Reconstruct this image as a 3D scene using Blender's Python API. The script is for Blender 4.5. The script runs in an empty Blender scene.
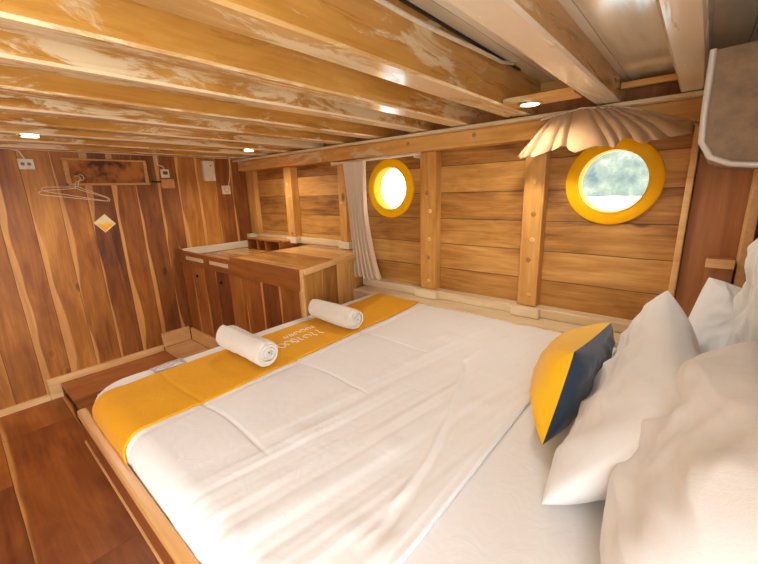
import bpy, bmesh, math, random
from mathutils import Vector, Matrix, noise as mn
random.seed(7)
S = bpy.context.scene
COL = S.collection
PI = math.pi

# ------------------------------------------------------------------ nodes
class NT:
    def __init__(s, name):
        s.m = bpy.data.materials.new(name); s.m.use_nodes = True
        s.t = s.m.node_tree; s.t.nodes.clear()
        s.out = s.t.nodes.new('ShaderNodeOutputMaterial')
        s.b = s.t.nodes.new('ShaderNodeBsdfPrincipled')
        s.t.links.new(s.b.outputs[0], s.out.inputs[0])
        s.tc = s.t.nodes.new('ShaderNodeTexCoord')
        s.obj = s.tc.outputs['Object']
    def put(s, sock, v):
        if v is None: return
        if isinstance(v, bpy.types.NodeSocket): s.t.links.new(v, sock)
        else:
            if sock.type == 'RGBA' and len(v) == 3: v = (*v, 1)
            sock.default_value = v
    def math(s, op, a, b=None, c=None, clamp=False):
        n = s.t.nodes.new('ShaderNodeMath'); n.operation = op; n.use_clamp = clamp
        s.put(n.inputs[0], a); s.put(n.inputs[1], b)
        if c is not None: s.put(n.inputs[2], c)
        return n.outputs[0]
    def sep(s, v):
        n = s.t.nodes.new('ShaderNodeSeparateXYZ'); s.put(n.inputs[0], v); return n.outputs
    def comb(s, x, y, z):
        n = s.t.nodes.new('ShaderNodeCombineXYZ')
        for i, q in enumerate((x, y, z)): s.put(n.inputs[i], q)
        return n.outputs[0]
    def noise(s, vec, scale=5, detail=4, rough=.55, dist=0):
        n = s.t.nodes.new('ShaderNodeTexNoise')
        s.put(n.inputs['Vector'], vec); n.inputs['Scale'].default_value = scale
        n.inputs['Detail'].default_value = detail; n.inputs['Roughness'].default_value = rough
        n.inputs['Distortion'].default_value = dist
        return n.outputs[0]
    def white(s, v):
        n = s.t.nodes.new('ShaderNodeTexWhiteNoise'); n.noise_dimensions = '1D'; s.put(n.inputs['W'], v); return n.outputs[0]
    def voro(s, vec, scale):
        n = s.t.nodes.new('ShaderNodeTexVoronoi'); s.put(n.inputs['Vector'], vec); n.inputs['Scale'].default_value = scale
        return n.outputs['Distance']
    def rng(s, v, a, b, c=0., d=1., smooth=True):
        n = s.t.nodes.new('ShaderNodeMapRange'); n.interpolation_type = 'SMOOTHSTEP' if smooth else 'LINEAR'
        s.put(n.inputs[0], v)
        for i, q in enumerate((a, b, c, d)): s.put(n.inputs[i+1], q)
        return n.outputs[0]
    def ramp(s, v, stops):
        n = s.t.nodes.new('ShaderNodeValToRGB'); s.put(n.inputs[0], v)
        e = n.color_ramp.elements
        while len(e) < len(stops): e.new(.5)
        for i, (p, c) in enumerate(stops):
            e[i].position = p; e[i].color = (*c, 1)
        return n.outputs[0]
    def mix(s, f, a, b):
        n = s.t.nodes.new('ShaderNodeMix'); n.data_type = 'RGBA'
        s.put(n.inputs[0], f); s.put(n.inputs[6], a); s.put(n.inputs[7], b)
        return n.outputs[2]
    def bump(s, h, strength=.3, dist=.01):
        n = s.t.nodes.new('ShaderNodeBump'); n.inputs['Strength'].default_value = strength
        n.inputs['Distance'].default_value = dist; s.put(n.inputs['Height'], h)
        s.t.links.new(n.outputs[0], s.b.inputs['Normal'])
    def done(s, col, rough=.5, spec=.5, **kw):
        s.put(s.b.inputs['Base Color'], col); s.put(s.b.inputs['Roughness'], rough)
        s.put(s.b.inputs['Specular IOR Level'], spec)
        for k, v in kw.items(): s.put(s.b.inputs[k.replace('_', ' ')], v)
        return s.m
    def rnd(s):
        return s.t.nodes.new('ShaderNodeObjectInfo').outputs['Random']

def c(r, g, b):                     # sRGB 0..255 -> linear
    f = lambda v: (v/255/12.92) if v/255 <= .04045 else ((v/255+.055)/1.055)**2.4
    return (f(r), f(g), f(b))

def wood(name, axis, across, cols, width=None, offset=0., grain=28, sap=0., sapcol=c(222,160,88), rough=.45,
         knots=.5, groove=True, spec=.5, seam_len=None, patch=0., patchcol=c(214,190,150), rndobj=False, gw=.014, contrast=1., coat=0.):
    """axis: 0/1/2 the direction the grain runs; across: the plank-dividing axis"""
    t = NT(name); o = t.sep(t.obj)
    third = 3-axis-across
    al, ac, th = o[axis], o[across], o[third]
    r0 = t.math('MULTIPLY', t.rnd(), 37.) if rndobj else 0.
    wob = t.math('MULTIPLY', t.math('SUBTRACT', t.noise(t.comb(t.math('MULTIPLY', al, 1.3), r0, 0.), 1.4, 2), .5), .03)
    acw = t.math('ADD', ac, wob) if not width else t.math('ADD', ac, t.math('MULTIPLY', wob, .35))
    if width:
        q = t.math('ADD', t.math('DIVIDE', acw, width), offset)
        idx = t.math('FLOOR', q); fr = t.math('FRACT', q)
        rand = t.white(t.math('ADD', idx, 3.3))
        if seam_len:
            q2 = t.math('ADD', t.math('DIVIDE', al, seam_len), t.math('MULTIPLY', rand, 7.))
            idx2 = t.math('FLOOR', q2); fr2 = t.math('FRACT', q2)
            rand = t.white(t.math('ADD', t.math('MULTIPLY', idx, 13.7), t.math('MULTIPLY', idx2, 5.1)))
    else: rand = t.math('MULTIPLY', t.rnd(), 1.) if rndobj else .5
    off = t.math('MULTIPLY', rand, 21.)
    gv = t.comb(t.math('ADD', t.math('MULTIPLY', al, .09), off), acw, t.math('ADD', t.math('MULTIPLY', th, 1.), r0))
    g1 = t.noise(gv, grain, 6, .6, 1.2)
    gv2 = t.comb(t.math('ADD', t.math('MULTIPLY', al, .35), off), acw, th)
    g2 = t.noise(gv2, 5., 4, .55, 1.)
    gv3 = t.comb(t.math('ADD', t.math('MULTIPLY', al, .03), off), acw, th)
    g3 = t.noise(gv3, grain*5, 3, .6, .2)
    v = t.math('ADD', t.math('MULTIPLY', g1, .38), t.math('MULTIPLY', g2, .42))
    v = t.math('ADD', v, t.math('MULTIPLY', g3, .12))
    v = t.math('ADD', v, t.math('MULTIPLY', t.math('SUBTRACT', rand, .5), .26 if width else .1))
    v = t.math('ADD', t.math('MULTIPLY', t.math('SUBTRACT', v, .46), contrast), .46)
    n = len(cols)
    col = t.ramp(v, [(.24+.44*i/(n-1), cc) for i, cc in enumerate(cols)])
    h = t.math('MULTIPLY', g3, .35)
    if knots:
        kv = t.comb(t.math('ADD', t.math('MULTIPLY', al, .55), off), ac, th)
        k = t.voro(kv, 3.6)
        km = t.rng(k, .035, .10, knots, 0.)
        col = t.mix(km, col, tuple(x*.28 for x in cols[0]))
        ring = t.rng(t.math('ABSOLUTE', t.math('SUBTRACT', k, .13)), 0., .03, .22*knots, 0.)
        col = t.mix(ring, col, cols[0])
    if sap and width:
        sn = t.noise(t.comb(t.math('MULTIPLY', al, 1.), t.math('MULTIPLY', idx, 9.7), r0), 1.1, 2)
        sw = t.math('MULTIPLY', t.rng(sn, .3, .75, 0., sap), 1.)
        m = t.rng(t.math('SUBTRACT', fr, sw), -.035, .02, 1., 0.)
        sr = t.rng(t.white(t.math('ADD', idx, 91.)), .15, .3, 0., .9)
        col = t.mix(t.math('MULTIPLY', m, sr), col, t.mix(t.rng(g1, .3, .7), sapcol, tuple(x*.7 for x in sapcol)))
    if patch:
        pv = t.comb(t.math('ADD', t.math('MULTIPLY', al, .28), r0), ac, th)
        pn = t.noise(pv, 13., 8, .7, .8)
        pbig = t.noise(pv, 2.6, 2, .5)
        thr = t.math('ADD', t.math('MULTIPLY', t.math('SUBTRACT', .5, pbig), .9), 1-patch)
        pm = t.rng(t.math('SUBTRACT', pn, thr), -.04, .06, 0., .8)
        col = t.mix(pm, col, patchcol)
        h = t.math('ADD', h, t.math('MULTIPLY', pm, .4))
    if width and groove:
        gl = t.rng(t.math('ABSOLUTE', t.math('SUBTRACT', fr, .5)), .5-gw, .5-gw*.3, 0., 1.)
        if seam_len:
            gl2 = t.rng(t.math('ABSOLUTE', t.math('SUBTRACT', fr2, .5)), .4985, .4995, 0., 1.)
            gl = t.math('MAXIMUM', gl, gl2)
        col = t.mix(t.math('MULTIPLY', gl, .75), col, tuple(x*.18 for x in cols[0]))
        h = t.math('SUBTRACT', h, t.math('MULTIPLY', gl, 1.4))
    t.bump(h, .35, .006)
    if coat: t.b.inputs['Coat Weight'].default_value = coat; t.b.inputs['Coat Roughness'].default_value = .12
    rr = t.math('ADD', rough-.08, t.math('MULTIPLY', g1, .18))
    return t.done(col, rr, spec)

def cloth(name, col, col2=None, weave=900, rough=.85, bump=.15, sheen=.3, fold=0.):
    t = NT(name)
    n1 = t.noise(t.obj, weave, 2, .6); n2 = t.noise(t.obj, 6., 4, .6)
    cc = t.mix(t.math('MULTIPLY', t.math('ADD', t.math('MULTIPLY', n1, .6), t.math('MULTIPLY', n2, .4)), 1.), col2 or tuple(x*.86 for x in col), col)
    h = n1
    if fold: h = t.math('ADD', t.math('MULTIPLY', n1, .25), t.math('MULTIPLY', t.noise(t.obj, fold, 5, .6, 1.5), 2.))
    t.bump(h, bump, .003)
    return t.done(cc, rough, .25, Sheen_Weight=sheen)

def plain(name, col, rough=.5, spec=.5, metal=0., var=.08, **kw):
    t = NT(name); n = t.noise(t.obj, 18., 4, .6)
    cc = t.mix(t.rng(n, .3, .7), tuple(x*(1-var*2) for x in col), col)
    return t.done(cc, t.rng(n, .3, .7, max(rough-.05, 0), rough+.05), spec, Metallic=metal, **kw)

def glow(name, col, strength):
    t = NT(name); t.b.inputs['Emission Strength'].default_value = strength
    return t.done((.9,.9,.9), .5, .5, Emission_Color=col)

RED = [c(78,38,10), c(132,73,20), c(166,102,32), c(198,136,56)]
MED = [c(114,70,27), c(170,118,53), c(202,150,78), c(223,178,109)]
HONEY = [c(144,93,36), c(194,138,65), c(217,166,91), c(235,195,126)]
PALE = [c(180,130,72), c(214,166,104), c(232,190,132), c(240,208,160)]
M = {}
M['wall_v'] = wood('dark vertical wall planks', 2, 1, RED,   .155, .3, 22, sap=.34, rough=.5, knots=.6)
M['hull'] = wood('horizontal hull planks', 0, 2, MED, .152, .28, 26, rough=.5, knots=.85, gw=.022, contrast=1.2)
M['floor'] = wood('dark floor boards', 0, 1, [c(72,32,10), c(120,60,20), c(152,84,30), c(180,108,44)], .33, .1, 14, sap=.12, rough=.42, knots=.4, seam_len=1.3, gw=.006)
M['beam'] = wood('worn painted beam wood', 1, 2, [c(122,78,28), c(178,122,48), c(206,152,72), c(226,180,104)], None, 0, 20, rough=.28, knots=.2, patch=.44, patchcol=c(232,212,170), rndobj=True, spec=.6, coat=.5)
M['beam_under'] = wood('rubbed beam underside wood', 1, 2, [c(140,94,42), c(184,138,76), c(206,166,106), c(222,190,138)], None, 0, 20, rough=.24, knots=.15, patch=.55, patchcol=c(232,212,172), rndobj=True, spec=.6, coat=.5)
M['beam_pale'] = wood('pale worn beam wood', 1, 2, [c(150,112,66), c(196,160,108), c(220,192,144), c(234,212,170)], None, 0, 20, rough=.24, knots=.15, patch=.66, patchcol=c(236,222,196), rndobj=True, spec=.6, coat=.5)
M['deck'] = wood('white painted deck planks', 1, 0, [c(204,186,148), c(230,216,186), c(240,230,206), c(246,238,222)], .16, .2, 12, rough=.16, knots=.1, spec=.6, gw=.01, coat=1.)
M['shelf_beam'] = wood('orange stringer wood', 0, 2, HONEY, None, 0, 18, rough=.38, knots=.6, patch=.36)
M['post'] = wood('honey post wood', 2, 0, HONEY, None, 0, 22, rough=.42, knots=.85, rndobj=True)
M['pale_x'] = wood('pale ledge wood', 0, 2, PALE, None, 0, 20, rough=.5, knots=.3)
M['pale_y'] = wood('pale batten wood', 1, 2, PALE, None, 0, 20, rough=.5, knots=.5)
M['white_batten'] = wood('whitewashed batten', 1, 2, [c(170,150,118), c(205,190,160), c(222,208,182), c(232,222,200)], None, 0, 20, rough=.5, knots=0)
M['white_batten_x'] = wood('whitewashed long batten', 0, 2, [c(180,150,108), c(212,188,148), c(226,206,170), c(236,220,190)], None, 0, 20, rough=.5, knots=.1)
M['rack_wood'] = wood('tan rack wood', 1, 2, [c(150,98,46), c(190,134,72), c(210,156,92), c(222,174,112)], None, 0, 20, rough=.5, knots=.1)
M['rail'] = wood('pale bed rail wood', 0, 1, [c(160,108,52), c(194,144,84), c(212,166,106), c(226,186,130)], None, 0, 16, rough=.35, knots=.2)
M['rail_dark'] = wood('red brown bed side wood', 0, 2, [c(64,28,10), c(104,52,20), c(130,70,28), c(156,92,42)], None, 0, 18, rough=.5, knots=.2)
M['platform'] = wood('red brown platform boards', 1, 0, [c(110,58,24), c(158,92,42), c(186,116,58), c(206,138,76)], .42, .0, 22, rough=.4, knots=.2, gw=.004)
M['cab_front'] = wood('dark cabinet planks', 2, 0, [c(72,36,14), c(118,66,28), c(148,88,38), c(178,114,54)], .2, .1, 22, sap=.2, rough=.45, knots=.4)
M['cab_trim'] = wood('cabinet fascia wood', 0, 2, [c(90,46,18), c(134,76,32), c(162,98,44), c(188,122,60)], None, 0, 20, rough=.4, knots=.2)
M['cab_end'] = wood('light cabinet end boards', 2, 1, MED, .17, .15, 22, sap=.25, rough=.45, knots=.3)
M['cab_top'] = wood('varnished cabinet top', 0, 1, [c(136,82,34), c(182,124,58), c(208,152,80), c(226,178,108)], .13, .3, 20, rough=.22, knots=.3, spec=.7, gw=.01)
M['panel'] = wood('red brown upright board', 2, 0, [c(98,56,28), c(144,92,50), c(172,116,68), c(194,140,90)], None, 0, 20, rough=.5, knots=.6)
M['sheet'] = cloth('white bed linen', c(236,235,234), c(222,220,219), 700, fold=14., bump=.22)
M['pillow'] = cloth('white pillow cotton', c(236,238,240), c(218,220,222), 500, fold=7., bump=.3)
M['towel'] = cloth('white terry towel', c(240,234,222), c(208,200,184), 420, .95, .9, .6)
M['runner'] = cloth('yellow bed runner', c(240,176,0), c(212,144,0), 240, .8, .4, .05, fold=12.)
M['yellow'] = cloth('yellow cushion cloth', c(246,194,24), c(230,172,16), 500, fold=9., bump=.3)
M['navy'] = cloth('navy cushion cloth', c(52,70,92), c(28,40,60), 300, .9, .5, .3)
M['stitch'] = cloth('white embroidery', c(246,232,206), None, 500)
M['curtain'] = cloth('beige curtain cloth', c(230,206,176), c(214,188,156), 500, .9, .2)
M['valance'] = cloth('tan bunched cloth', c(190,154,112), c(168,132,92), 500, .9, .2)
M['ring'] = plain('yellow porthole paint', c(255,190,0), .6, .2, var=.04)
M['ring_pale'] = plain('cream porthole rim', c(250,206,80), .5, .3, var=.04)
M['white_plastic'] = plain('cream plastic', c(232,216,184), .35)
M['grey_plastic'] = plain('grey plastic', c(120,116,108), .4)
M['tan'] = plain('tan card', c(206,140,84), .6)
M['wire'] = plain('white coated wire', c(232,206,170), .35)
M['screen'] = plain('dark grey screen', c(88,78,60), .3)
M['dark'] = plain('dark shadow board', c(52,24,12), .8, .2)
M['metal'] = plain('dull metal', c(190,176,150), .3, metal=.8)
M['cable'] = plain('white cable', c(228,212,186), .4)
M['black'] = plain('black caulk', c(36,28,22), .6)
M['ac_body'] = plain('dull grey brown casing', c(156,132,100), .5, .3, var=.2)
M['ac_rim'] = plain('glossy translucent grey rim', c(228,222,214), .15, .8, var=.06, Transmission_Weight=.2)
M['lamp'] = glow('downlight glow', (1., .85, .6), 25)
t = NT('porthole glass'); M['glass'] = t.done((1,1,1), 0., .5, Transmission_Weight=1., IOR=1.01)
t = NT('clear crinkled plastic'); t.bump(t.noise(t.obj, 60., 3), .6, .004); M['clear'] = t.done((.97,.95,.92), .15, .6, Transmission_Weight=.75, IOR=1.15)
t = NT('blotchy brown back board'); n = t.noise(t.obj, 9., 5, .6)
M['blotchy'] = t.done(t.ramp(n, [(.38, c(84,46,20)), (.48, c(146,86,36)), (.58, c(176,110,50))]), .7, .3)  # noise blotches from dark to mid brown
t = NT('yellow printed card'); o = t.sep(t.obj); n = t.noise(t.obj, 40., 3)
M['card'] = t.done(t.mix(t.rng(t.math('ADD', o[2], t.math('MULTIPLY', n, .05)), .0, .045), c(238,176,24), c(236,214,160)), .35, .5)
t = NT('sea water'); t.bump(t.noise(t.obj, .6, 4), .4, .2); M['water'] = t.done(c(196,214,210), .25, .5)
t = NT('hazed wooded hill'); n = t.noise(t.obj, .35, 5, .65)
M['hill'] = t.done(t.ramp(n, [(.35, c(78,88,86)), (.55, c(108,114,100)), (.7, c(138,140,122))]), .9, .1)  # greyed greens put the distance haze into the base colour
M['shore'] = plain('pale shore rock', c(232,214,196), .9)
M['hut'] = plain('pale grey boards', c(176,186,182), .8)

# ------------------------------------------------------------------ mesh helpers
def box(bm, x0, x1, y0, y1, z0, z1, bev=0.):
    vs = [bm.verts.new((x, y, z)) for x in (x0, x1) for y in (y0, y1) for z in (z0, z1)]
    fs = [(0,1,3,2), (4,6,7,5), (0,4,5,1), (2,3,7,6), (0,2,6,4), (1,5,7,3)]
    ff = [bm.faces.new([vs[i] for i in f]) for f in fs]
    if bev:
        es = list({e for f in ff for e in f.edges})
        bmesh.ops.bevel(bm, geom=es, offset=bev, segments=2, affect='EDGES', profile=.6)
    return bm
def BX(*a, bev=.003): return box(bmesh.new(), *a, bev=bev)
def tube(bm, pts, r, n=8, closed=False):
    pts = [Vector(p) for p in pts]; rings = []
    for i, p in enumerate(pts):
        a = pts[max(i-1, 0)]; b = pts[min(i+1, len(pts)-1)]
        if closed: a = pts[i-1]; b = pts[(i+1) % len(pts)]
        d = (b-a).normalized(); up = Vector((0,0,1)) if abs(d.z) < .9 else Vector((1,0,0))
        u = d.cross(up).normalized(); v = d.cross(u)
        rings.append([bm.verts.new(p+u*r*math.cos(2*PI*k/n)+v*r*math.sin(2*PI*k/n)) for k in range(n)])
    m = len(rings)
    for i in range(m if closed else m-1):
        A, B = rings[i], rings[(i+1) % m]
        for k in range(n): bm.faces.new((A[k], A[(k+1) % n], B[(k+1) % n], B[k]))
    if not closed: bm.faces.new(rings[0][::-1]); bm.faces.new(rings[-1])
    return bm
def lathe(bm, prof, origin, axis, n=48, closed=False):
    """prof: list of (radius, distance along axis)"""
    o = Vector(origin); ax = Vector(axis).normalized()
    up = Vector((0,0,1)) if abs(ax.z) < .9 else Vector((1,0,0))
    u = ax.cross(up).normalized(); v = ax.cross(u); R = []
    for r, h in prof:
        R.append([bm.verts.new(o+ax*h+(u*math.cos(2*PI*k/n)+v*math.sin(2*PI*k/n))*r) for k in range(n)])
    m = len(R)
    for i in range(m if closed else m-1):
        A, B = R[i], R[(i+1) % m]
        for k in range(n): bm.faces.new((A[k], A[(k+1) % n], B[(k+1) % n], B[k]))
    if not closed:
        bm.faces.new(R[0][::-1]); bm.faces.new(R[-1])
    return bm
def grid(bm, nu, nv, f, wrap=False):
    V = [[bm.verts.new(f(i/nu, j/nv)) for j in range(nv+1)] for i in range(nu+1)]
    for i in range(nu):
        for j in range(nv): bm.faces.new((V[i][j], V[i+1][j], V[i+1][j+1], V[i][j+1]))
    return bm
def prism(bm, poly, axis, a, b):
    """poly in the two other axes, ordered"""
    def P(p, h):
        q = list(p); q.insert(axis, h); return q
    A = [bm.verts.new(P(p, a)) for p in poly]; B = [bm.verts.new(P(p, b)) for p in poly]
    n = len(poly)
    for i in range(n): bm.faces.new((A[i], A[(i+1) % n], B[(i+1) % n], B[i]))
    bm.faces.new(A[::-1]); bm.faces.new(B)
    return bm

def obj(name, bm, mat, parent=None, smooth=False, loc=None):
    bmesh.ops.recalc_face_normals(bm, faces=bm.faces)
    org = Vector((0,0,0))
    if parent is not None:
        q = parent
        while q is not None: org = org+q.location; q = q.parent
    elif loc is not None: org = Vector(loc)
    for v in bm.verts: v.co -= org
    me = bpy.data.meshes.new(name); bm.to_mesh(me); bm.free()
    if mat is not None: me.materials.append(M[mat])
    if smooth:
        for p in me.polygons: p.use_smooth = True
    o = bpy.data.objects.new(name, me); COL.objects.link(o)
    if parent is not None: o.parent = parent
    elif loc is not None: o.location = loc
    return o
def autosmooth(o, ang=40):
    for p in o.data.polygons: p.use_smooth = True
    o.data.set_sharp_from_angle(angle=math.radians(ang)); return o
def tag(o, label, cat, group=None, kind=None):
    o['label'] = label; o['category'] = cat
    if group: o['group'] = group
    if kind: o['kind'] = kind
    return o
def thing(name, label, cat, loc, group=None):
    o = bpy.data.objects.new(name, None); o.empty_display_size = .05; COL.objects.link(o); o.location = loc
    return tag(o, label, cat, group)
def struct(name, bm, mat, parent=None):
    o = obj(name, bm, mat, parent)
    if parent is None: o['kind'] = 'structure'
    return o
def fbm(x, y, z=0., o=4): return mn.fractal(Vector((x, y, z)), 1., 2., o)

# ------------------------------------------------------------------ setting
XH, YF, ZD = 3.55, -3.0, 1.82           # head wall, wall behind the camera, deck underside
struct('floor', BX(-.05, XH+.05, YF-.05, .05, -.05, 0, bev=0), 'floor')
struct('wall_left', BX(-.06, 0, YF-.05, .1, 0, ZD+.1, bev=0), 'wall_v')
bm = bmesh.new()                        # head wall with an unseen doorway opening added to let daylight in
box(bm, XH, XH+.06, -2.05, .1, 0, ZD+.1); box(bm, XH, XH+.06, YF-.05, -2.85, 0, ZD+.1); box(bm, XH, XH+.06, -2.85, -2.05, 1.75, ZD+.1)
struct('wall_right', bm, 'wall_v')
bm = box(bmesh.new(), 0, XH, YF-.06, YF, 0, ZD+.1)
struct('wall_front', bm, 'cab_end')
bm = BX(-.05, 2.945, YF-.05, .1, ZD, ZD+.05, bev=0); box(bm, 2.9451, XH+.05, YF-.05, .1, 1.742, ZD+.05)
struct('ceiling', bm, 'deck')
PORT = [(1.70, 1.36), (2.968, 1.357)]; RH = .138; WT = .06
def hullwall():
    bm = bmesh.new(); z0, z1 = 0, ZD+.1; N = 64; s = .2
    def quad(x0, x1, za, zb, y):
        bm.faces.new([bm.verts.new(p) for p in ((x0,y,za), (x1,y,za), (x1,y,zb), (x0,y,zb))])
    xs = [0.]
    for px, pz in PORT: xs += [px-s, px+s]
    xs.append(XH)
    for y in (0., WT):
        for i in range(0, len(xs), 2): quad(xs[i], xs[i+1], z0, z1, y)
        for px, pz in PORT:
            quad(px-s, px+s, z0, pz-s, y); quad(px-s, px+s, pz+s, z1, y)
            ri, ro = [], []
            for k in range(N):
                a = 2*PI*k/N; ca, sa = math.cos(a), math.sin(a); q = s/max(abs(ca), abs(sa))
                ri.append(bm.verts.new((px+RH*ca, y, pz+RH*sa))); ro.append(bm.verts.new((px+q*ca, y, pz+q*sa)))
            for k in range(N): bm.faces.new((ri[k], ri[(k+1) % N], ro[(k+1) % N], ro[k]))
    quad(0, XH, 0, z1, 0)if False else None
    for x in (0., XH):
        bm.faces.new([bm.verts.new(p) for p in ((x,0,z0), (x,WT,z0), (x,WT,z1), (x,0,z1))])
    return bm
struct('wall_back', hullwall(), 'hull')
for i, (px, pz) in enumerate(PORT):
    w = bpy.data.objects.new('window_%d' % (i+1), None); COL.objects.link(w); w.location = (px, 0, pz); w['kind'] = 'structure'
    w['label'] = ['round porthole with yellow painted ring beside the beige curtain', 'round porthole with bright yellow ring under the bunched tan cloth'][i]
    bm = bmesh.new()
    lathe(bm, [(.1385,.0), (.1385,-.012), (.141,-.014), (.182,-.014), (.188,-.010), (.19,0.)], (px, 0, pz), (0,1,0), 96, closed=True)
    autosmooth(obj('porthole_ring', bm, 'ring', w), 35)
    bm = bmesh.new()
    lathe(bm, [(.1345,-.0135), (.1382,-.0135), (.1382,.0), (.1378,.06), (.133,.06), (.133,.05), (.1345,.045)], (px, 0, pz), (0,1,0), 96, closed=True)
    autosmooth(obj('porthole_tube', bm, 'ring', w), 35)
    bm = bmesh.new()
    lathe(bm, [(.139,-.0165), (.1405,-.0165), (.1405,-.0142), (.139,-.0142)], (px, 0, pz), (0,1,0), 96, closed=True)
    autosmooth(obj('porthole_bead', bm, 'ring_pale', w), 35)
    bm = bmesh.new(); lathe(bm, [(.1328,.050), (.1328,.054)], (px, 0, pz), (0,1,0), 64)
    obj('pane', bm, 'glass', w)

# pale battens and ledges of the room
n = 0
def trim(bm, mat):
    global n; n += 1
    return struct('trim_%d' % n, bm, mat)
trim(BX(0.001, .03, -2.95, -.002, 1.665, 1.69), 'white_batten')             # batten under the beams, foot wall
trim(BX(1.50, XH-.002, -.2, -.001, .6, .684, bev=.006), 'white_batten_x')   # ledge between bed and hull
trim(BX(1.48, XH-.002, -.075, -.002, .685, .735, bev=.006), 'white_batten_x')
trim(BX(0.05, 1.44, -.03, -.002, .937, .985, bev=.004), 'white_batten_x')     # strip along hull behind the cabinet
trim(BX(.002, .025, -.72, -.105, .863, .925, bev=.004), 'white_batten')
trim(BX(.002, .049, -.104, -.002, .863, .985, bev=.004), 'white_batten')      # strip along foot wall above the cabinet
struct('baseboard_left', BX(.001, .022, -2.99, -1.736, 0, .045), 'pale_y')
trim(BX(.001, .024, -1.735, -.99, .1005, .15), 'pale_y')
trim(BX(.001, .026, -.985, -.765, .13, .25), 'pale_y')
trim(BX(.001, .022, -1.735, -1.667, 0, .099), 'pale_y')
trim(BX(.04, .5, -.764, -.744, .13, .24), 'pale_x')

# stringer (beam shelf) along the hull, with pale top plank
st = thing('stringer_beam', 'long orange-brown beam running along the porthole wall under the ceiling beam ends', 'beam', (1.77, -.06, 1.56))
obj('beam_body', BX(.002, XH-.004, -.12, -.002, 1.56, 1.64, bev=.006), 'shelf_beam', st)
obj('top_plank', BX(.002, XH-.004, -.165, -.002, 1.641, 1.656, bev=.003), 'white_batten_x', st)
for x in (.62, 1.27, 1.93, 2.35):
    bm = bmesh.new(); lathe(bm, [(.0, -.004), (.008, -.004), (.011, 0.)], (x, -.12, 1.612), (0,1,0), 16)
    obj('bolt_head', bm, 'metal', st)

# deck beams
beams = [(.18,'first ceiling beam, close against the foot wall'), (.50,'second ceiling beam out from the plank foot wall'),
 (.82,'third ceiling beam from the foot wall, holding two recessed downlights'), (1.12,'fourth ceiling beam from the foot wall, worn varnish with pale scuffs'),
 (1.44,'fifth ceiling beam from the foot wall, above the cabinet end'), (1.76,'sixth ceiling beam from the foot wall, ending above the far porthole'),
 (2.08,'seventh ceiling beam from the foot wall, ending at the second wall post'), (2.33,'eighth ceiling beam, orange with pale paint patches and a glossy lower edge'),
 (2.635,'ninth ceiling beam, tall with a white cable along its top edge'), (2.985,'ceiling beam with pale underside ending above the bunched cloth'),
 (3.245,'pale ceiling beam nearest the grey wall unit')]
rb = random.Random(3)
for i, (x, lab) in enumerate(beams):
    w = .085 if i not in (8, 10) else (.10 if i == 8 else .072)
    bm = bmesh.new(); nb = 26
    y0, y1 = YF+.02, -.02
    ring = []; zt = ZD-.001 if i < 9 else 1.741
    for k in range(nb+1):
        y = y0+(y1-y0)*k/nb; j = [mn.noise(Vector((x*7, y*2.3, q)))*.0035 for q in (1, 5, 9)]
        b = .007
        pts = [(x-w+j[0], 1.66+b+j[2]), (x-w+b+j[0], 1.66+j[2]), (x-b+j[1], 1.66+j[2]*.5), (x+j[1], 1.66+b+j[2]*.5), (x, zt), (x-w, zt)]
        ring.append([bm.verts.new((px, y, pz)) for px, pz in pts])
    for k in range(nb):
        for q in range(6):
            fc = bm.faces.new((ring[k][q], ring[k][(q+1) % 6], ring[k+1][(q+1) % 6], ring[k+1][q]))
            if q in (1, 2): fc.material_index = 1
    bm.faces.new(ring[0]); bm.faces.new(ring[-1][::-1])
    o = obj('ceiling_beam', bm, 'beam_pale' if i > 9 else 'beam', None, loc=(x-w/2, -1.5, 1.66)); o.data.materials.append(M['beam_pale' if i > 8 else 'beam_under'])
    tag(o, lab, 'beam', 'deck beams across the ceiling')
# cross boards between the deck beams at the hull side
tag(obj('blocking_board', BX(2.64, 2.895, -.46, -.34, 1.662, 1.682, bev=.004), 'shelf_beam', loc=(2.77,-.4,1.66)), 'narrow orange board between two ceiling beams holding the nearest downlight', 'board')
tag(obj('blocking_board', BX(2.99, 3.168, -.19, -.17, 1.70, 1.722, bev=.004), 'shelf_beam', loc=(3.08,-.18,1.7)), 'dark narrow board between the two right-hand ceiling beams', 'board')
tag(obj('hull_stringer', BX(.01, XH-.01, -.05, -.001, 1.657, 1.72, bev=.004), 'panel', loc=(1.8,-.02,1.66)), 'dark upper board along the hull behind the ceiling beam ends', 'board')
# black seam and cable along the ninth beam
tag(obj('cable', tube(bmesh.new(), [(2.643+.006*math.sin(y*7), y, 1.80-.012*math.sin((y+1.6)*3)) for y in [-2.6+.1*k for k in range(22)]]+[(2.646,-.44,1.812),(2.65,-.4,1.817)], .0065), 'cable', loc=(2.64,-1.2,1.78)), 'white cable fixed along the upper edge of the ninth ceiling beam', 'cable')
tag(obj('black_seam', BX(2.637, 2.643, -2.6, -.3, 1.812, 1.819, bev=0), 'black', loc=(2.64,-1.4,1.81)), 'thin black caulk line where the ninth beam meets the white deck', 'seam')

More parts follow.
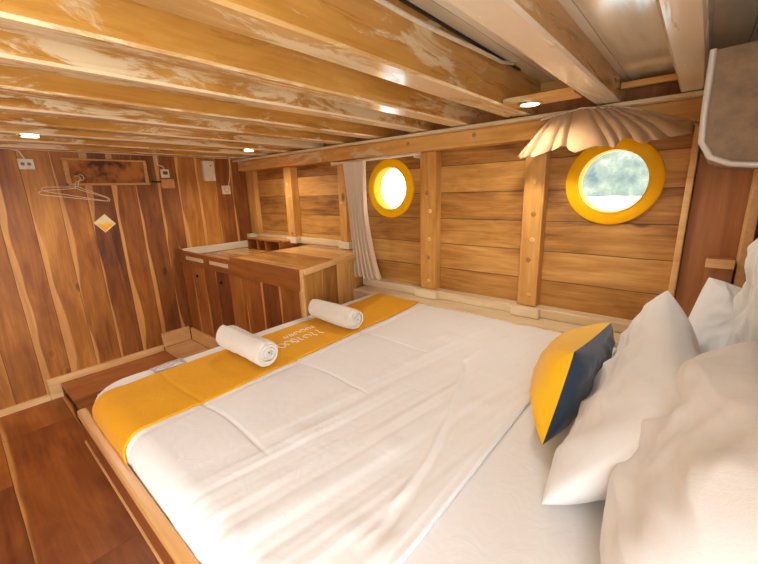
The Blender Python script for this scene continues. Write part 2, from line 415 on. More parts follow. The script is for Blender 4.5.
# wall posts
posts = [(.0, .125, .05, 'light corner post where the foot wall meets the hull'), (.625, .72, .075, 'wall post behind the cabinet, left of the curtain'),
         (1.27, 1.345, .075, 'wall post at the left edge of the beige curtain'), (1.98, 2.09, .07, 'knotty wall post between the two portholes, nearer the far one'),
         (2.60, 2.70, .07, 'knotty wall post just left of the near porthole'), (3.225, 3.25, .065, 'slim pale upright strip at the edge of the red-brown board')]
plugs = {1: [1.42, 1.33, 1.02], 2: [1.27], 3: [1.327, 1.221, 1.052, .939, .789], 4: [1.371, 1.214, 1.085, .983, .80]}
for i, (x0, x1, d, lab) in enumerate(posts):
    zb = .99 if x1 < 1.6 else .737
    t_ = thing('wall_post', lab, 'post', ((x0+x1)/2, -d/2, zb), 'upright posts on the hull wall')
    bm = bmesh.new(); xc = x0+.002
    lean = .0
    box(bm, xc, x1, -d, -.001, zb, 1.559, .006)
    obj('post_body', bm, 'post' if i != 5 else 'pale_x', t_)
    for z in plugs.get(i, []):
        bm = bmesh.new(); lathe(bm, [(.0001, -.005), (.009, -.005), (.013, 0.)], ((x0+x1)/2+rb.uniform(-.012, .018), -d, z), (0,1,0), 18)
        obj('wooden_plug', bm, 'panel' if rb.random() < .4 else 'pale_y', t_)
    if i in (1, 2, 3, 4):
        obj('foot_block', BX(x0-.015, x1+.02, -d-.012, -.077 if 0 else -.001, zb-.05 if i > 2 else zb-.052, zb-.0005, bev=.004), 'white_batten_x', t_) if i < 3 else \
        obj('foot_block', BX(x0-.015, x1+.03, -d-.04, -.0765, zb-.05, zb-.0005, bev=.004), 'white_batten_x', t_)
# upright red-brown board at right
tag(obj('upright_board', BX(3.253, XH-.003, -.045, -.001, .737, 1.559), 'panel', loc=(3.4,-.02,.74)), 'wide red-brown upright board at the right behind the pillows', 'board')
t_ = thing('bedside_ledge', 'small red-brown box ledge behind the rear pillow at the right', 'ledge', (3.37, -.11, .74))
obj('box_front', BX(3.33, 3.405, -.16, -.047, .737, 1.06), 'panel', t_)
obj('edge_strip', BX(3.325, 3.405, -.168, -.1605, 1.035, 1.068, bev=.002), 'pale_x', t_)
tag(obj('upright_batten', BX(3.412, 3.44, -.15, -.047, .737, 1.45), 'pale_y', loc=(3.42,-.1,.74)), 'pale upright wooden batten behind the pillows at the right edge', 'batten')

# ------------------------------------------------------------------ downlights
def downlight(x, y, z, label, r=.034, power=9.):
    t_ = thing('downlight', label, 'light', (x, y, z), 'recessed ceiling downlights')
    bm = bmesh.new(); lathe(bm, [(r, 0.), (r+.012, 0.), (r+.012, .004), (r, .006)], (x, y, z), (0,0,-1), 32, closed=True)
    obj('bezel', bm, 'metal', t_)
    bm = bmesh.new(); lathe(bm, [(.0005, .003), (r, .003), (r, .0)], (x, y, z), (0,0,-1), 32)
    obj('lens', bm, 'lamp', t_)
    l = bpy.data.lights.new('bulb', 'SPOT'); l.energy = power; l.color = (1., .92, .81); l.spot_size = math.radians(165); l.spot_blend = .6; l.shadow_soft_size = .04
    lo = bpy.data.objects.new('bulb', l); COL.objects.link(lo); lo.parent = t_; lo.location = (0, 0, -.02)
PW = 16.
downlight(.777, -1.62, 1.6585, 'recessed downlight at the far left of the ceiling', power=PW)
downlight(.777, -.457, 1.6585, 'recessed downlight in the far corner above the cabinet', power=PW)
downlight(2.724, -.40, 1.6615, 'bright round downlight beside the bunched tan cloth', power=13)
downlight(1.40, -2.8, 1.6585, 'added fill downlight over the open walkway, out of view', power=3)  # unseen lamp added as fill; the next two likewise
downlight(3.20, -2.6, 1.6585, 'added fill downlight behind the camera, out of view', power=4)
downlight(.777, -2.35, 1.6585, 'added fill downlight over the open floor, out of view', power=PW*.5)

# ------------------------------------------------------------------ platform and corner step
p = thing('floor_platform', 'low red-brown wooden platform between the foot wall and the bed', 'platform', (.8, -1.2, 0))
obj('platform_top', BX(.002, 1.62, -1.665, -.765, .075, .1), 'platform', p)
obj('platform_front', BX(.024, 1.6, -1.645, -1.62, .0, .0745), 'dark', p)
tag(obj('corner_step', BX(.03, .5, -.985, -.766, .101, .13, bev=.004), 'pale_y', loc=(.26,-.87,.1)), 'pale knotty wood block on the platform in front of the cabinet', 'step')

# ------------------------------------------------------------------ cabinet
CY, CX = -.742, 1.655
cab = thing('cabinet', 'dark plank cabinet along the hull beside the foot of the bed', 'cabinet', (.83, -.37, 0))
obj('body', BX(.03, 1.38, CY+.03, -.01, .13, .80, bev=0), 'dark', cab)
def skew(bm):
    for v in bm.verts: v.co.x += -.21*(v.co.y-CY)/(-CY) if v.co.x > 1.5 else 0
    return bm
obj('end_panel', skew(BX(1.6205, CX, CY+.004, -.012, .13, .905)), 'cab_end', cab)
obj('corner_post', BX(1.634, CX+.004, CY-.008, CY+.0035, .13, .935, bev=.002), 'pale_x', cab)
xs = [.03, .25, .60, .99, 1.29, 1.632]
for i in range(5):
    d = obj('door', BX(xs[i]+.003, xs[i+1]-.003, CY, CY+.022, .135, .815), 'cab_front', cab)
    if i in (1, 2):
        for z in (.732,):
            bm = bmesh.new(); lathe(bm, [(.0001, -.012), (.009, -.011), (.012, -.006), (.006, 0.)], ((.303, .693)[i-1], CY, z), (0,1,0), 18)
            autosmooth(obj('knob', bm, 'dark', d))
# fascia with two hand slots and a step
def fascia():
    bm = bmesh.new(); y0, y1 = CY-.014, CY-.0005
    prism(bm, [(.026,.82), (.1,.82), (.1,.925), (.06,.93), (.045,.955), (.026,.955)], 1, y0, y1)
    def seg(x0, x1, z0, z1): box(bm, x0, x1, y0, y1, z0, z1, 0)
    for a, b in ((.14,.47), (.545,.845)):
        seg(a, b, .82, .85); seg(a, b, .885, .916)
    seg(.1, .14, .82, .917); seg(.47, .545, .82, .917)
    prism(bm, [(.845,.82), (1.632,.82), (1.632,.937), (.90,.941), (.88,.937), (.875,.917), (.845,.915)], 1, y0, y1)
    return bm
fs = obj('fascia', fascia(), 'cab_trim', cab)
for a, b in ((.14,.47), (.545,.845)):
    obj('hand_slot', BX(a+.002, b-.002, CY-.006, CY-.002, .852, .883, bev=0), 'white_batten_x', fs)
obj('fascia_bead', BX(.03, 1.632, CY-.012, CY-.0005, .812, .8195, bev=0), 'cab_trim', cab)
obj('inner_fascia', BX(.03, .88, CY+.001, CY+.016, .82, .915, bev=0), 'cab_trim', cab)
obj('tray', BX(.028, .877, CY+.017, -.012, .845, .862, bev=.002), 'cab_top', cab)
obj('tray_side', BX(.878, .896, CY+.001, -.15, .80, .936, bev=.002), 'cab_top', cab)
tp = obj('worktop', skew(BX(.88, CX+.004, CY-.0, -.012, .918, .936, bev=.003)), 'cab_top', cab)
bm = bmesh.new(); box(bm, CX+.0045, CX+.018, CY+.004, -.012, .905, .939, .002)
obj('worktop_edge', skew(bm), 'pale_y', cab)
rk = thing('pigeonhole_rack', 'small dark rack with three openings at the back of the cabinet', 'rack', (.42, -.13, .863))
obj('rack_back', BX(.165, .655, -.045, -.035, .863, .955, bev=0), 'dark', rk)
obj('rack_top', BX(.16, .66, -.20, -.034, .956, .968, bev=.002), 'cab_top', rk)
for x in (.16, .31, .44, .648): obj('divider', BX(x, x+.014, -.198, -.046, .863, .955, bev=.001), 'cab_trim', rk)

# ------------------------------------------------------------------ bed
bed = thing('bed', 'wide low bed with pale wooden side rail filling the room to the porthole wall', 'bed', (2.6, -1., 0))
XF = 1.655
bm = BX(1.645, XH-.005, -1.80, -1.770, .572, .603, bev=.007); obj('side_rail', bm, 'rail', bed)
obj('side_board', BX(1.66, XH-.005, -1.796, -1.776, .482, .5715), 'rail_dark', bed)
obj('lower_strip', BX(1.66, XH-.005, -1.80, -1.770, .472, .4815, bev=.002), 'rail', bed)
obj('corner_block', BX(1.664, 1.70, -1.79, -1.765, .43, .4715, bev=.003), 'rail', bed)
for x in (1.80, 3.3):
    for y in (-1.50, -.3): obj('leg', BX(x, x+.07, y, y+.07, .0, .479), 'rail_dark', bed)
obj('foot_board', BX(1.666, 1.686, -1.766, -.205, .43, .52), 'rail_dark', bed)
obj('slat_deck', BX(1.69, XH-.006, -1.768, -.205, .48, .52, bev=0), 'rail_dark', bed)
mt = BX(1.70, XH-.006, -1.745, -.207, .521, .668, bev=.02)
obj('mattress', mt, 'sheet', bed)

# draped cloths: flat outline rounded over the mattress edges
def drape(px, py, z0, R=.06, C=.13, xa=1.648, ya=-1.768, off=0., full=True):
    """px, py distances on the flat cloth; returns a point rounded over the foot edge (x) and near edge (y)"""
    xi, yi = xa+C, ya+C
    dx, dy = min(px-xi, 0), min(py-yi, 0)
    d = math.hypot(dx, dy)
    if d < 1e-9: return Vector((px, py, z0+off)), Vector((0,0,1))
    ux, uy = dx/d, dy/d
    e = d-(C-R)
    if e <= 0: return Vector((px, py, z0+off)), Vector((0,0,1))
    L = R*PI/2
    if e < L:
        a = e/R
        rad = (C-R)+R*math.sin(a); nz = math.cos(a); nr = math.sin(a)
        z = z0-R*(1-math.cos(a))
    else: rad = C; z = z0-R-(e-L); nr, nz = 1., 0.
    N = Vector((ux*nr, uy*nr, nz))
    q = Vector((xi if px < xi else px, yi if py < yi else py, 0))
    return Vector((q.x+ux*rad, q.y+uy*rad, z))+N*off, N
def wrink(x, y):
    h = .0040*fbm(x*3+y*.7, y*1.3, 2.)
    if x > 2.35:
        s = min(1., (x-2.35)/.15)
        # long soft pulls fanning from the hull side towards the near edge
        ang = x-.16*(y+.2)
        h += s*.0045*mn.noise(Vector((ang*16, y*1.1, 7.)))+s*.0022*mn.noise(Vector((ang*46, y*2.0, 3.)))
        h += s*.004*max(0, mn.noise(Vector((x*6+y*2, y*7-x*3, 9.))))**2*3
    # quilting seams
    if x < 2.52:
        f = 1. if x < 2.42 else max(0, 1-(x-2.42)/.1)
        for sy in (-1.54, -1.152, -.762):
            yy = sy+.012*math.sin(x*9)
            h -= f*.0055*math.exp(-((y-yy)/.0055)**2); h -= f*.0018*math.exp(-((y-yy)/.03)**2)
    for sx in (2.13,):
        h -= .003*math.exp(-((x-sx)/.012)**2)
    # welt of the folded layer underneath
    k = max(0., min(1., (y+1.56)/.8)); wx = 2.87-.05*k-.17*k**2; wx += .006*mn.noise(Vector((y*14, 0, 0)))
    amp = 1. if -1.53 < y < -.9 else (max(0, 1-(y+.9)/.5) if y >= -.9 else max(0, 1-(-1.53-y)/.06))
    dd = mn.noise(Vector((x*22, y*9, 4.)))
    h += amp*(.0042*math.exp(-((x-wx)/.008)**2)*(1+.8*dd)-.004*math.exp(-((x-wx-.02)/.010)**2)+.004*dd*math.exp(-((x-wx)/.03)**2))
    return h
ZT = .684
def duvet():
    bm = bmesh.new()
    x0, x1, y0, y1 = 1.648-.11, 2.95, -1.768-.09, -.203; nu, nv = 340, 460
    def f(u, v):
        x = x0+(x1-x0)*u; y = y0+(y1-y0)*v
        e = 0
        xx = x+ (.012*math.sin(y*5)*.5 if u > .98 else 0)
        p, N = drape(x, y, ZT)
        h = wrink(x, y)
        p = p+N*h
        if u == 1.0: p.z -= .010
        elif u > .985: p.z -= .002
        if v > .985: p.z -= .006*(v-.985)/.015
        return p
    grid(bm, nu, nv, f)
    return bm
o = obj('duvet', duvet(), 'sheet', smooth=True, loc=(2.3,-1.,.67))
sm = o.modifiers.new('s', 'SOLIDIFY'); sm.thickness = .008; sm.offset = -1
tag(o, 'white quilted duvet spread over most of the bed', 'duvet')
def runner():
    bm = bmesh.new(); y0, y1 = -1.768-.09, -.21
    def f(u, v):
        y = y0+(y1-y0)*v
        xa = 1.765-.02*max(0,(y+1.2))**2; xb = 2.105+.012*math.sin(y*3.1)-.03*max(0, (y+.55)/.35)**2
        x = xa+(xb-xa)*u
        p, N = drape(x, y, ZT)
        h = wrink(x, y)*.7+.0055+.0035*max(-.6, fbm(x*6, y*6, 4.))
        h += .004*max(0, mn.noise(Vector((x*11, y*5, 1.))))
        if u in (0., 1.): h -= .002
        return p+N*h
    return grid(bm, 60, 260, f)
o = obj('bed_runner', runner(), 'runner', smooth=True, loc=(1.93,-1.,.68))
sm = o.modifiers.new('s', 'SOLIDIFY'); sm.thickness = .0025; sm.offset = 0
tag(o, 'yellow bed runner with white embroidery laid across the foot of the bed', 'bed runner')
# embroidery: two lines of looping stitches on the runner
bm = bmesh.new(); r2 = random.Random(12)
def stitch(pts):
    P = []
    for x, y in pts:
        P.append((x, y, ZT+wrink(x, y)*.7+.0075+.0035*max(-.6, fbm(x*6, y*6, 4.))+.004*max(0, mn.noise(Vector((x*11, y*5, 1.))))))
    tube(bm, P, .0022, 5)
for row, (xc, ya, yb, hgt) in enumerate(((1.875, -1.05, -.87, .035), (1.95, -1.13, -.90, .06))):
    y = ya
    while y < yb:
        w = r2.uniform(.022, .036); k = r2.choice((0, 1, 2, 3)); h = hgt*r2.uniform(.75, 1.)
        if k == 0: stitch([(xc+h*.5*math.cos(a), y+w*.5+w*.45*math.sin(a)) for a in [2*PI*i/14 for i in range(15)]])
        elif k == 1: stitch([(xc-h*.5+h*i/8, y+w*.4+w*.12*math.sin(i)) for i in range(9)])
        elif k == 2: stitch([(xc+h*.5*math.cos(a), y+w*a/(3*PI)) for a in [3*PI*i/16 for i in range(17)]])
        else: stitch([(xc+h*.45*math.cos(a), y+w*.5-w*.5*math.sin(a)) for a in [.6+4.8*i/12 for i in range(13)]])
        y += w+.006
em = obj('embroidery', bm, 'stitch', o)

# ------------------------------------------------------------------ towels
def towel(x0, x1, y, z, rot, label, seed):
    t_ = thing('rolled_towel', label, 'towel', ((x0+x1)/2, y, z-.058), 'rolled towels on the bed runner')
    bm = bmesh.new(); turns = 4.6; th = .0110; R = .058; n = 190; na = 26
    L = x1-x0
    def rad(a, tt):   # spiral from outside to inside
        return R-th*a/(2*PI)
    rings = []
    for i in range(n+1):
        a = turns*2*PI*i/n
        row = []
        for side in (0, 1):
            for k in range(na+1):
                s = k/na; x = (s-.5)*L
                lay = .006*math.sin(a*.7+seed)+.008*(a/(turns*2*PI))           # layers end unevenly
                x += (1 if s > .5 else -1)*lay*abs(2*s-1)
                r = rad(a, 0)-side*th*.74
                endr = 1-.10*max(0, (abs(2*s-1)-.9)/.1)**2
                bumpy = .0018*fbm(x*26+seed, a*2.2, seed) if side == 0 else 0
                r = r*endr*(1+.04*math.sin(2*PI*s+seed))+bumpy
                fl = 1-.07*max(0, -math.sin(a))
                row.append(bm.verts.new((x, r*math.cos(a+1.9), r*math.sin(a+1.9)*fl)))
        rings.append(row)
    m = na+1
    for i in range(n):
        A, B = rings[i], rings[i+1]
        for k in range(na):
            bm.faces.new((A[k], A[k+1], B[k+1], B[k])); bm.faces.new((A[m+k], B[m+k], B[m+k+1], A[m+k+1]))
        bm.faces.new((A[0], B[0], B[m], A[m])); bm.faces.new((A[na], A[m+na], B[m+na], B[na]))
    for A in (rings[0], rings[-1]):
        for k in range(na): bm.faces.new((A[k], A[k+1], A[m+k+1], A[m+k]))
    mat_ = Matrix.Translation(((x0+x1)/2, y, z)) @ Matrix.Rotation(rot, 4, 'Z')
    bmesh.ops.transform(bm, matrix=mat_, verts=bm.verts)
    b = obj('towel_roll', bm, 'towel', t_); autosmooth(b, 50)
    return t_
towel(1.775, 2.085, -1.262, .752, .0, 'white rolled towel nearest the near side of the bed', 1.)
towel(1.775, 2.095, -.775, .752, -.04, 'white rolled towel on the runner closer to the porthole wall', 4.)
# crinkled clear packet
def packet():
    bm = bmesh.new()
    def f(u, v):
        x = -.03+.06*u; y = -.06+.12*v; b = (1-(2*u-1)**2)*(1-(2*v-1)**2)
        return Vector((1.728+x, -1.50+y, ZT+.004+.012*b+.004*abs(mn.noise(Vector((x*60, y*60, 1))))))
    grid(bm, 16, 28, f); 
    return bm
o = obj('plastic_packet', packet(), 'clear', smooth=True, loc=(1.728,-1.50,.689)); s_ = o.modifiers.new('s', 'SOLIDIFY'); s_.thickness = .003
tag(o, 'small crinkled clear plastic packet at the foot edge of the bed', 'packet')

# ------------------------------------------------------------------ pillows
def pillow(name, label, cat, NB, NT_, FT, FB, th, mats, seed, group=None, wr=1., pin=.10, N_=90, split=False):
    """cushion spanned by four corners: near-bottom, near-top, far-top, far-bottom"""
    P = [Vector(q) for q in (NB, NT_, FT, FB)]
    c0 = sum(P, Vector())/4
    W = (P[2]-P[0]).cross(P[1]-P[3]).normalized()
    if W.x > 0: W = -W
    root = thing(name, label, cat, (c0.x, c0.y, min(q.z for q in P)), group)
    def surf(sgn):
        bm = bmesh.new()
        def f(u, v):
            a, b = 2*u-1, 2*v-1
            a = math.copysign(1-(1-abs(a))**1.3, a); b = math.copysign(1-(1-abs(b))**1.3, b)
            k = (1-a**4)*(1-b**4)
            prof = (max(0, (1-abs(a)**2.8)*(1-abs(b)**2.8)))**.5
            x = a*(1-pin*(1-b*b)); y = b*(1-pin*(1-a*a))
            s_, t_ = (x+1)/2, (y+1)/2
            base = (P[0]*(1-s_)+P[3]*s_)*(1-t_)+(P[1]*(1-s_)+P[2]*s_)*t_
            wv = .020*mn.noise(Vector((a*1.6+seed, b*1.6, sgn*3.+seed)))
            for i_, (fa, fb, am) in enumerate(((2.2, .9, .016), (1.1, 3.2, .013), (3.4, 2.1, .009), (2.6, 5.1, .003))):
                q = mn.noise(Vector((a*fa+b*.8+seed*(i_+1), b*fb-a*.6, sgn+seed)))
                wv += am*(.35-abs(q)*1.6)
            for ca, cb in ((1,1), (1,-1), (-1,1), (-1,-1)):
                da, db = 1-ca*a, 1-cb*b; rr = math.hypot(da, db); an = math.atan2(db, da+1e-6)
                wv += .011*math.sin(an*(9+ca*2+cb)+seed*3+ca)*math.exp(-rr*1.7)*min(1, rr*3)
            wv *= wr*min(1., k*1.3)
            return base+W*(sgn*((th if isinstance(th, float) else th[0 if sgn > 0 else 1])*.5*prof+wv*prof**.5))
        grid(bm, N_, N_, f); return bm
    if split:
        obj('front_cover', surf(1), mats[1], root, smooth=True); obj('back_cover', surf(-1), mats[0], root, smooth=True)
    else:
        bm = surf(1); bm2 = surf(-1)
        me = bpy.data.meshes.new('tmp'); bm2.to_mesh(me); bm2.free(); bm.from_mesh(me); bpy.data.meshes.remove(me)
        bmesh.ops.remove_doubles(bm, verts=bm.verts, dist=.0004)
        obj('pillowcase', bm, mats[0], root, smooth=True)
    return root
PG = 'white pillows at the head of the bed'
pillow('throw_cushion', 'square cushion, yellow front and navy back, standing in front of the pillows', 'cushion',
       (3.055,-1.09,.70), (3.085,-.985,.93), (3.108,-.60,.90), (3.07,-.63,.70), (.22, .10), ('navy', 'yellow'), 2., wr=.4, pin=.05, split=True)
pillow('pillow', 'white pillow leaning directly behind the yellow and navy cushion', 'pillow',
       (3.11,-1.27,.69), (3.315,-1.17,.95), (3.24,-.55,1.02), (3.16,-.56,.71), (.13, .24), ('pillow',), 5., PG, wr=.75, pin=-.07)
pillow('pillow', 'white pillow with its corner pointing up near the red-brown board', 'pillow',
       (3.27,-.66,.71), (3.335,-.38,1.04), (3.50,-.25,.93), (3.48,-.60,.71), .18, ('pillow',), 9., PG, wr=1., pin=.0)
pillow('pillow', 'large rumpled white pillow nearest the camera at the lower right', 'pillow',
       (3.27,-1.50,.70), (3.46,-1.45,1.02), (3.41,-.92,1.02), (3.27,-.88,.71), (.20, .14), ('pillow',), 13., PG, wr=.9, pin=-.03)
pillow('pillow', 'greyish white pillow propped upright at the right edge of the picture', 'pillow',
       (3.48,-.82,.71), (3.475,-.80,1.22), (3.45,-.42,1.27), (3.46,-.42,.71), .12, ('pillow',), 17., PG, wr=1., pin=.05)

# ------------------------------------------------------------------ curtains
rod = thing('curtain_rod', 'thin pale curtain rod under the stringer beam above the far porthole', 'curtain rod', (1.64, -.1, 1.552))
obj('rod', tube(bmesh.new(), [(1.24,-.095,1.545), (2.0,-.095,1.552)], .009, 12), 'white_plastic', rod)
for x in (1.25, 1.965): obj('bracket', BX(x-.008, x+.008, -.1, -.07 if x < 1.5 else -.02, 1.53, 1.559, bev=.001), 'white_plastic', rod)
def curtain():
    bm = bmesh.new()
    def f(u, v):
        s = v
        xa = 1.385+(1.475-1.385)*s+.02*math.sin(s*2.6); xb = 1.60+(1.715-1.60)*s-.055*math.sin(s*PI)
        x = xa+(xb-xa)*u; z = 1.545-(.785)*s+.01*math.sin(u*9)*s
        A = .016+.014*s; ph = u*2*PI*5.5
        y = -.12-A*math.sin(ph+.8*math.sin(s*3))-.02*s
        x += .006*math.cos(ph*1.0)*(.5+s)
        if s > .97: y += .002
        return Vector((x, y, z))
    return grid(bm, 150, 60, f)
o = obj('curtain', curtain(), 'curtain', smooth=True, loc=(1.55,-.12,.77)); m_ = o.modifiers.new('s', 'SOLIDIFY'); m_.thickness = .002
tag(o, 'beige pleated curtain hanging drawn to the left of the far porthole', 'curtain')
Up = [(2.707,1.623), (2.749,1.640), (2.789,1.648), (2.834,1.652), (2.879,1.652), (2.924,1.65), (2.96,1.645), (2.995,1.636), (3.023,1.628)]
Lo = [(2.614,1.482), (2.687,1.481), (2.75,1.497), (2.805,1.515), (2.86,1.484), (2.933,1.505), (2.998,1.493), (3.025,1.526), (3.086,1.501), (3.146,1.512), (3.226,1.520), (3.224,1.556)]
def interp(P, t):
    q = t*(len(P)-1); i = min(int(q), len(P)-2); f = q-i; return (P[i][0]*(1-f)+P[i+1][0]*f, P[i][1]*(1-f)+P[i+1][1]*f)
def valance():
    bm = bmesh.new()
    def f(u, v):
        a = interp(Up, .5+(u-.5)*.75); b = interp(Lo, u)
        x = a[0]+(b[0]-a[0])*v; z = a[1]+(b[1]-a[1])*v
        pl = abs(math.sin(u*PI*9+1.3*math.sin(u*9)+.6*math.sin(u*23)+.25*math.sin(v*5+u*11)))**.6
        y = -.178-.018*math.sin(v*PI*.8)-(.006+.032*v**.7)*pl+.004*mn.noise(Vector((u*20, v*3, 0)))
        z += .014*math.sin(v*PI)*math.sin(u*PI)
        z -= .010*pl*v**3-.004*mn.noise(Vector((u*9, v*4, 3.)))
        return Vector((x, y, z))
    return grid(bm, 220, 36, f)
o = obj('bunched_curtain', valance(), 'valance', smooth=True, loc=(2.9,-.18,1.5)); m_ = o.modifiers.new('s', 'SOLIDIFY'); m_.thickness = .003
tag(o, 'tan curtain cloth bunched up into a fan above the near porthole', 'curtain')
obj('cord', tube(bmesh.new(), [(2.70,-.185,1.628), (2.86,-.19,1.652), (3.02,-.185,1.63), (3.224,-.17,1.555), (3.236,-.07,1.552)], .003, 8), 'cable', o)

# ------------------------------------------------------------------ wall unit at upper right
ac = thing('air_conditioner', 'grey-brown wall unit with glossy rounded pale rim at the upper right', 'air conditioner', (3.4, -.45, 1.4))
prof = [(3.262,1.63), (3.264,1.50), (3.268,1.435), (3.285,1.405), (3.32,1.388), (3.37,1.382), (XH-.004,1.38), (XH-.004,1.64)]
bm = prism(bmesh.new(), prof, 1, -.79, -.17); bmesh.ops.bevel(bm, geom=[e for e in bm.edges if abs(e.verts[0].co.y-e.verts[1].co.y) < .01], offset=.004, segments=2, affect='EDGES')
autosmooth(obj('casing', bm, 'ac_body', ac))
pts = [(x, -.793, z) for x, z in prof[:-1]]
bm = bmesh.new(); tube(bm, [Vector(p)+Vector((-.003 if i < 3 else 0,0,-.003 if i > 2 else 0)) for i, p in enumerate(pts)], .0068, 10)
autosmooth(obj('rim', bm, 'ac_rim', ac), 60)
bm = bmesh.new()
for k in range(5): box(bm, 3.46, 3.53, -.794, -.7905, 1.43+.025*k, 1.437+.025*k)
obj('vent_slots', bm, 'black', ac)

# ------------------------------------------------------------------ things on the foot wall
# shallow rack frame
r = thing('wall_rack', 'thin wooden frame rack with blotchy brown panel high on the foot wall', 'rack', (.02, -1.13, 1.45))
obj('frame_top', BX(.012, .03, -1.39, -.885, 1.614, 1.625, bev=.002), 'rack_wood', r)
obj('frame_bottom', BX(.012, .04, -1.375, -.88, 1.447, 1.462, bev=.002), 'rack_wood', r)
obj('frame_side', BX(.012, .03, -1.385, -1.358, 1.4625, 1.6115, bev=.002), 'rack_wood', r)
obj('frame_side', BX(.012, .03, -.905, -.883, 1.4625, 1.6115, bev=.002), 'rack_wood', r)
obj('back_panel', BX(.001, .0115, -1.385, -.885, 1.45, 1.62, bev=0), 'blotchy', r)
tag(obj('wall_peg', tube(bmesh.new(), [(.008,-.86,1.475), (.012,-.83,1.468), (.012,-.79,1.47), (.008,-.76,1.478)], .006, 8), 'dark', loc=(.01,-.81,1.47)), 'short dark peg strip on the foot wall right of the rack', 'peg')
# hangers
def hanger(y0, z0, tilt, x, label):
    t_ = thing('wire_hanger', label, 'hanger', (x, y0, z0), 'wire hangers hanging from the wall rack')
    R_ = Matrix.Rotation(tilt, 4, 'X')
    tr = lambda y, z: (x, y0+(Vector((0, y, z)) @ R_.to_3x3()).y, z0+(Vector((0, y, z)) @ R_.to_3x3()).z)
    hook = [tr(.012+.018*math.sin(a), .045-.018*math.cos(a)+.018) for a in [k*PI*1.25/12 for k in range(13)]]
    obj('hook', tube(bmesh.new(), [tr(0, 0), tr(0, .02), tr(.004, .04)]+hook, .0022, 6), 'wire', t_)
    body = [tr(0, 0), tr(.03, -.010), tr(.17, -.045), tr(.182, -.056), tr(.178, -.068), tr(.16, -.070), tr(-.16, -.062), tr(-.18, -.060), tr(-.185, -.048), tr(-.17, -.035), tr(-.03, -.008)]
    obj('shoulder_wire', tube(bmesh.new(), body, .0024, 6, True), 'wire', t_)
hanger(-1.335, 1.438, .20, .062, 'front wire hanger on the foot wall rack, its bar sagging down to the right')
hanger(-1.355, 1.428, .13, .078, 'second wire hanger hooked just left of the sagging one')
# card
bm = bmesh.new(); box(bm, -.003, .003, -.042, .042, -.044, .044, .001)
cd = thing('picture_card', 'small yellow square card tilted like a diamond on the foot wall', 'card', (.006, -1.215, 1.18))
bmesh.ops.transform(bm, matrix=Matrix.Translation((.006,-1.215,1.18)) @ Matrix.Rotation(math.radians(38), 4, 'X'), verts=bm.verts); obj('card_face', bm, 'card', cd)
bm = bmesh.new()
for a in range(4):
    b2 = bmesh.new(); box(b2, -.004, .006, -.046, .046, .0405, .047, .001)
    bmesh.ops.transform(b2, matrix=Matrix.Translation((.006,-1.215,1.18)) @ Matrix.Rotation(math.radians(38+90*a), 4, 'X'), verts=b2.verts)
    me = bpy.data.meshes.new('q'); b2.to_mesh(me); b2.free(); bm.from_mesh(me); bpy.data.meshes.remove(me)
obj('card_border', bm, 'white_plastic', cd)
# sockets and switches
def cordpts(P): return P
def socket(name, label, y0, y1, z0, z1, d, mat, cord=None, cat='socket'):
    t_ = thing(name, label, cat, (d/2, (y0+y1)/2, z0))
    obj('plate', BX(.001, d, y0, y1, z0, z1, bev=.004), mat, t_)
    if cord: obj('cord', tube(bmesh.new(), cord, .004, 8), 'cable', t_)
    return t_
s1 = socket('wall_socket', 'white square double socket at the left of the foot wall', -1.60, -1.525, 1.548, 1.612, .022, 'white_plastic', [(.03,-1.74,1.66), (.035,-1.64,1.672), (.03,-1.585,1.655), (.018,-1.565,1.612)])
for y in (-1.58, -1.55):
    bm = bmesh.new(); lathe(bm, [(.0001, 0), (.010, 0), (.010, .002)], (.022, y, 1.58), (1,0,0), 20); obj('outlet_face', bm, 'grey_plastic', s1)
s2 = socket('wall_thermostat', 'small white control box with dark display above a tan card', -.785, -.725, 1.50, 1.565, .02, 'white_plastic', [(.01,-.80,1.66), (.012,-.80,1.60), (.014,-.765,1.585), (.012,-.755,1.566)], cat='thermostat')
obj('display', BX(.0205, .023, -.772, -.738, 1.525, 1.55, bev=.001), 'screen', s2)
tag(obj('card_holder', BX(.001, .03, -.795, -.70, 1.42, 1.492, bev=.003), 'tan', loc=(.01,-.75,1.42)), 'tan card holder on the foot wall just below the small control box', 'holder')
s3 = socket('air_freshener', 'tall cream rounded wall box in the middle right of the foot wall', -.455, -.36, 1.475, 1.64, .045, 'white_plastic', cat='dispenser')
bm = bmesh.new(); lathe(bm, [(.0001, 0), (.006, 0), (.007, .002), (.0001, .003)], (.0455, -.395, 1.60), (1,0,0), 16); obj('button', bm, 'grey_plastic', s3)
s4 = socket('wall_switch', 'small white square socket nearest the far corner of the foot wall', -.30, -.225, 1.36, 1.435, .02, 'white_plastic', [(.012,-.235,1.435), (.010,-.215,1.5), (.012,-.20,1.6), (.012,-.20,1.663)], cat='switch')
bm = bmesh.new(); lathe(bm, [(.018, 0), (.022, 0), (.022, .003), (.018, .002)], (.0205, -.262, 1.398), (1,0,0), 24, closed=True); obj('outlet_ring', bm, 'tan', s4)

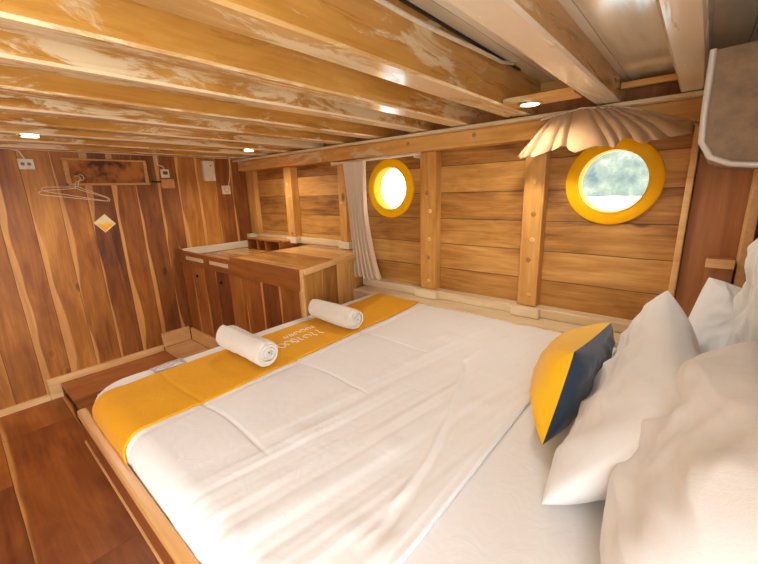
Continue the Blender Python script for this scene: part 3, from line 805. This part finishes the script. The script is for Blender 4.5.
# ------------------------------------------------------------------ outside
bm = bmesh.new(); grid(bm, 4, 4, lambda u, v: Vector((-400+800*u, .5+600*v, -.6)))
tag(obj('sea', bm, 'water'), 'pale calm sea outside the portholes', 'sea', kind='stuff')
def hill(cx, cy, rx, ry, h, seed):
    bm = bmesh.new()
    def f(u, v):
        a = u*2*PI; r = v
        nz = .75+.35*mn.noise(Vector((math.cos(a)*1.7+seed, math.sin(a)*1.7, r*2)))
        z = -.7+h*nz*(1-r**2.2)+ (1.6*mn.noise(Vector((r*math.cos(a)*rx*.22, r*math.sin(a)*ry*.22, seed))))*(1-r**4)
        return Vector((cx+rx*r*math.cos(a), cy+ry*r*math.sin(a), z))
    return grid(bm, 160, 50, f)
tag(obj('wooded_hill', hill(-12, 95, 42, 30, 52, 1.), 'hill', smooth=True, loc=(-6,95,0)), 'haze-greyed wooded hillside across the water, seen through the near porthole', 'hill')
tag(obj('rocky_shore', hill(-12, 84, 44, 20, 1.5, 5.), 'shore', smooth=True, loc=(-6,84,0)), 'pale rocky shoreline at the foot of the wooded hill', 'shore')
j = thing('jetty', 'pale low jetty with a small hut seen through the far porthole', 'jetty', (-35, 43, -.6))
obj('walkway', BX(-60, -20, 42, 44, -.1, .15, bev=0), 'hut', j)
obj('hut', BX(-42, -38.5, 42.2, 43.8, .15, 2.2, bev=0), 'hut', j)
for x in (-56, -50, -44, -38, -32, -26): obj('pile', BX(x, x+.3, 42.2, 42.5, -1.2, -.1, bev=0), 'hut', j)

# ------------------------------------------------------------------ light
w = bpy.data.worlds.new('World'); S.world = w; w.use_nodes = True
nt = w.node_tree; bg = nt.nodes['Background']; bg.inputs[1].default_value = 5.
tc = nt.nodes.new('ShaderNodeTexCoord'); sp = nt.nodes.new('ShaderNodeSeparateXYZ'); rp = nt.nodes.new('ShaderNodeValToRGB')
nt.links.new(tc.outputs['Generated'], sp.inputs[0]); nt.links.new(sp.outputs[2], rp.inputs[0]); nt.links.new(rp.outputs[0], bg.inputs[0])
rp.color_ramp.elements[0].color = (1,.99,.98,1); rp.color_ramp.elements[1].color = (.8,.88,1,1)
def area(name, loc, target, sx, sy, e, col):
    l = bpy.data.lights.new(name, 'AREA'); l.shape = 'RECTANGLE'; l.size = sx; l.size_y = sy; l.energy = e; l.color = col
    o = bpy.data.objects.new(name, l); COL.objects.link(o); o.location = loc
    o.rotation_euler = (Vector(target)-Vector(loc)).to_track_quat('-Z', 'Y').to_euler(); return o
area('doorway_fill', (3.70, -2.45, 1.1), (1.8, -1.3, 1.0), .78, 1.5, 32., (.88, .95, 1.))  # added fill lamp just outside the unseen doorway opening

# ------------------------------------------------------------------ camera
cam = bpy.data.cameras.new('Camera'); co = bpy.data.objects.new('Camera', cam); COL.objects.link(co); S.camera = co
r_ = Vector((0.760443, 0.64868448, -0.03057604)); u_ = Vector((-0.13359517, 0.20234053, 0.97016011)); f_ = Vector((-0.63551458, 0.73366665, -0.24052955))
mw = Matrix((r_, u_, -f_)).transposed().to_4x4(); mw.translation = (3.2832, -1.9765, 1.35); co.matrix_world = mw
cam.sensor_fit = 'HORIZONTAL'; cam.sensor_width = 36; cam.lens = 36*368.9/758; cam.clip_start = .02; cam.clip_end = 2000
S.view_settings.view_transform = 'Standard'; S.view_settings.look = 'None'; S.view_settings.gamma = 1; S.view_settings.use_curve_mapping = False
S.view_settings.exposure = .25
